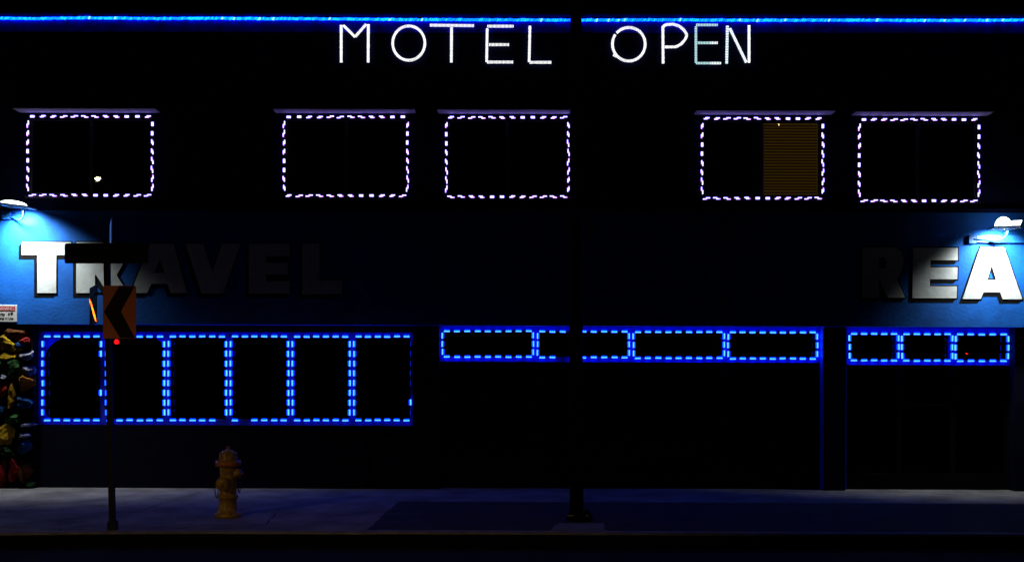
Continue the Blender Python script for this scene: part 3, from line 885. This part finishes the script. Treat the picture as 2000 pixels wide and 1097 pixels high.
def chain(pts):
    b = MB(); P = []
    n = 14; (x0, z0), (x1, z1), sag, y = pts
    for i in range(n+1):
        t = i/n; P.append(hb_+Vector((x0+(x1-x0)*t, y, z0+(z1-z0)*t-sag*4*t*(1-t))))
    for i, (a, c) in enumerate(zip(P, P[1:])):
        m_ = (a+c)/2; d = (c-a)*.62; side = Vector((.008, 0, 0)) if i % 2 else Vector((0, .008, 0))
        b.tube([m_-d-side*.2, m_-d*.5+side, m_+d*.5+side, m_+d+side*.2], .0026, 5); b.tube([m_-d+side*.2, m_-d*.5-side, m_+d*.5-side, m_+d], .0026, 5)
    b.build('chain', M['chain'], hydr)
chain([(.10, .46), (.155, .47), .20, -.02]); chain([(-.085, .40), (-.15, .42), .20, -.03])
chain([(.155, .47), (.12, .56), .02, 0])

# ------------------------------------------------------------ painted rock wall
rw = empty('painted_rock_wall', (-7.0, LW, 0), 'wall of rough boulders painted yellow, green, orange, red and blue at the far left', 'wall')
X1r = W(68, 800, LW-.05).x
b = MB(); b.box(-9.6, X1r, LW-.10, LW-.002, 0, zf0-.03); b.build('mortar_bed', M['mortar'], rw)
RC_ = {'yellow': (.60, .36, .012), 'gold': (.55, .28, .01), 'green': (.035, .12, .03), 'orange': (.60, .20, .015), 'red': (.36, .02, .02), 'blue': (.012, .07, .22), 'lilac': (.30, .30, .42), 'darkgreen': (.02, .06, .02), 'brown': (.16, .05, .015)}
RM = {k: mat('painted_rock_'+k, tuple(c*.62 for c in v), .85, noise=(11, .15, 1.5), bump=1.0, bscale=45, spec=.1) for k, v in RC_.items()}
rocks = [(14, 672, 54, 30, 'yellow'), (16, 696, 44, 22, 'yellow'), (30, 650, 44, 20, 'brown'), (50, 666, 20, 12, 'red'), (38, 673, 18, 16, 'blue'), (32, 716, 44, 46, 'green'), (3, 708, 16, 24, 'green'),
         (55, 694, 24, 20, 'lilac'), (54, 722, 22, 22, 'lilac'), (49, 746, 30, 34, 'orange'), (25, 772, 19, 54, 'gold'), (2, 763, 26, 38, 'red'), (10, 736, 14, 10, 'lilac'),
         (48, 788, 28, 24, 'blue'), (28, 818, 28, 18, 'green'), (9, 848, 42, 50, 'yellow'), (53, 829, 28, 10, 'lilac'), (49, 850, 28, 11, 'lilac'), (50, 872, 30, 24, 'blue'), (2, 800, 18, 30, 'blue'),
         (27, 916, 19, 54, 'red'), (3, 926, 26, 46, 'red'), (50, 920, 24, 36, 'brown'), (14, 882, 32, 20, 'darkgreen'), (58, 945, 16, 14, 'darkgreen')]
for j in range(26):
    rocks.append((random.uniform(-330, -20), random.uniform(660, 940), random.uniform(28, 52), random.uniform(24, 46), random.choice(list(RC_))))
from mathutils import noise as mn
for (x, y, w_, h_, col) in rocks:
    p = W(x, y, LW-.10); bm = bmesh.new(); bmesh.ops.create_icosphere(bm, subdivisions=4, radius=1)
    sd = Vector((random.uniform(0, 90), random.uniform(0, 90), random.uniform(0, 90)))
    planes = [(Vector((random.gauss(0, 1), random.gauss(-.5, 1), random.gauss(0, 1))).normalized(), random.uniform(.5, .85)) for _ in range(16)]
    for v in bm.verts:
        c = v.co.copy()
        for nrm, d in planes:
            k = c.dot(nrm)
            if k > d: c -= nrm*(k-d)*1.0
        c += c.normalized()*(mn.noise(c*1.7+sd)*.16+mn.noise(c*5+sd)*.09+mn.noise(c*13+sd)*.045)
        v.co = Vector((c.x*w_*PX*.67, c.y*.13, c.z*h_*PX*.67))
    me = bpy.data.meshes.new('rock'); bm.to_mesh(me); bm.free(); me.materials.append(RM[col])
    o = bpy.data.objects.new('rock', me); C.objects.link(o); o.parent = rw; o.location = p-Vector(rw.location)
    o['label'] = '%s painted rock' % {'gold': 'deep yellow', 'darkgreen': 'dark green', 'lilac': 'pale lilac'}.get(col, col)

# ------------------------------------------------------------ street behind the viewer: what the windows mirror
def mirror_pt(u, v, Yp, t):
    d = ray(u, v); k = Yp/d.y; P = Vector((d.x*k, Yp, CAMZ+d.z*k))
    return P+Vector((d.x, -d.y, d.z))/abs(d.y)*t
M['lamp_w'] = emat('street_lamp_lens', (60, 50, 27))
M['lamp_warm'] = emat('street_lamp_warm_lens', (60, 40, 17))
def street_lamp(pos, m, label, power, color, size, aim, cone):
    x, y, z = pos
    r = empty('street_lamp', (x, y-1.2, -.13), label, 'street lamp', 'street lamps across the road')
    b = MB(); b.tube([(x, y-1.2, -.13), (x, y-1.2, z-.3), (x, y-.9, z+.1), (x, y, z+.18)], [.09, .06, .04, .035], 10); b.build('pole', M['steel'], r)
    b = MB(); b.box(x-.16, x+.16, y-.28, y+.28, z+.10, z+.20); b.build('lamp_head', M['steel'], r, bevel=.03)
    b = MB(); b.lathe([(0, -.10), (size*.6, -.07), (size, 0), (size, .05)], Matrix.Translation((x, y, z+.05)), 16); b.build('lens', m, r, smooth=True)
    ld = bpy.data.lights.new('lamp_light', 'SPOT'); ld.energy = power; ld.color = color; ld.shadow_soft_size = size*.8; ld.spot_size = R(cone); ld.spot_blend = .75
    lo = bpy.data.objects.new('lamp_light', ld); C.objects.link(lo); lo.parent = r; lo.location = Vector((0, 1.2, z+.13-.12))
    lo.rotation_euler = (Vector(aim)-Vector((x, y, z))).to_track_quat('-Z', 'Y').to_euler()
street_lamp(mirror_pt(190, 352, UW+.06, 24), M['lamp_w'], 'street lamp across the road mirrored as a bright spot in the far left upper window', 1250, (1, .66, .34), .12, (-6.7, 5.4, 0), 28)
street_lamp(mirror_pt(1521, 242, UW+.06, 21), M['lamp_warm'], 'street lamp across the road mirrored as a tiny spot in the window with lit blinds', 420, (1, .66, .36), .035, (.8, 5.2, 0), 28)
M['red_lens'] = emat('red_signal_lens', (26, .2, .3))
def signal(pos, label, size):
    x, y, z = pos
    r = empty('traffic_signal', (x, y-.25, -.13), label, 'traffic signal', 'traffic signals behind the viewer')
    b = MB(); b.tube([(x, y-.25, -.13), (x, y-.25, z+.2)], .05, 8); b.build('pole', M['steel'], r)
    b = MB(); b.box(x-.16, x+.16, y-.2, y, z-.75, z+.18); b.build('signal_head', M['black'], r, bevel=.02)
    b = MB(); b.lathe([(0, .02), (size*.7, .014), (size, 0)], Matrix.Translation((x, y+.003, z)) @ Matrix.Rotation(R(-90), 4, 'X'), 16); b.build('red_lens', M['red_lens'], r)
    for k in (1, 2):
        b = MB(); b.lathe([(0, .02), (.07, .014), (.1, 0)], Matrix.Translation((x, y+.003, z-.27*k)) @ Matrix.Rotation(R(-90), 4, 'X'), 16); b.build('unlit_lens', M['casing'], r)
signal(mirror_pt(228, 667, YF+.05, 24), 'traffic signal mirrored as a red spot in the pane under the orange chevron', .10)
signal(mirror_pt(1888, 690, RC+.03, 44), 'signal copy added in place of a car tail light, mirrored as a tiny red dot in the far right transom', .06)  # added signal copy, stands for a parked car's tail light
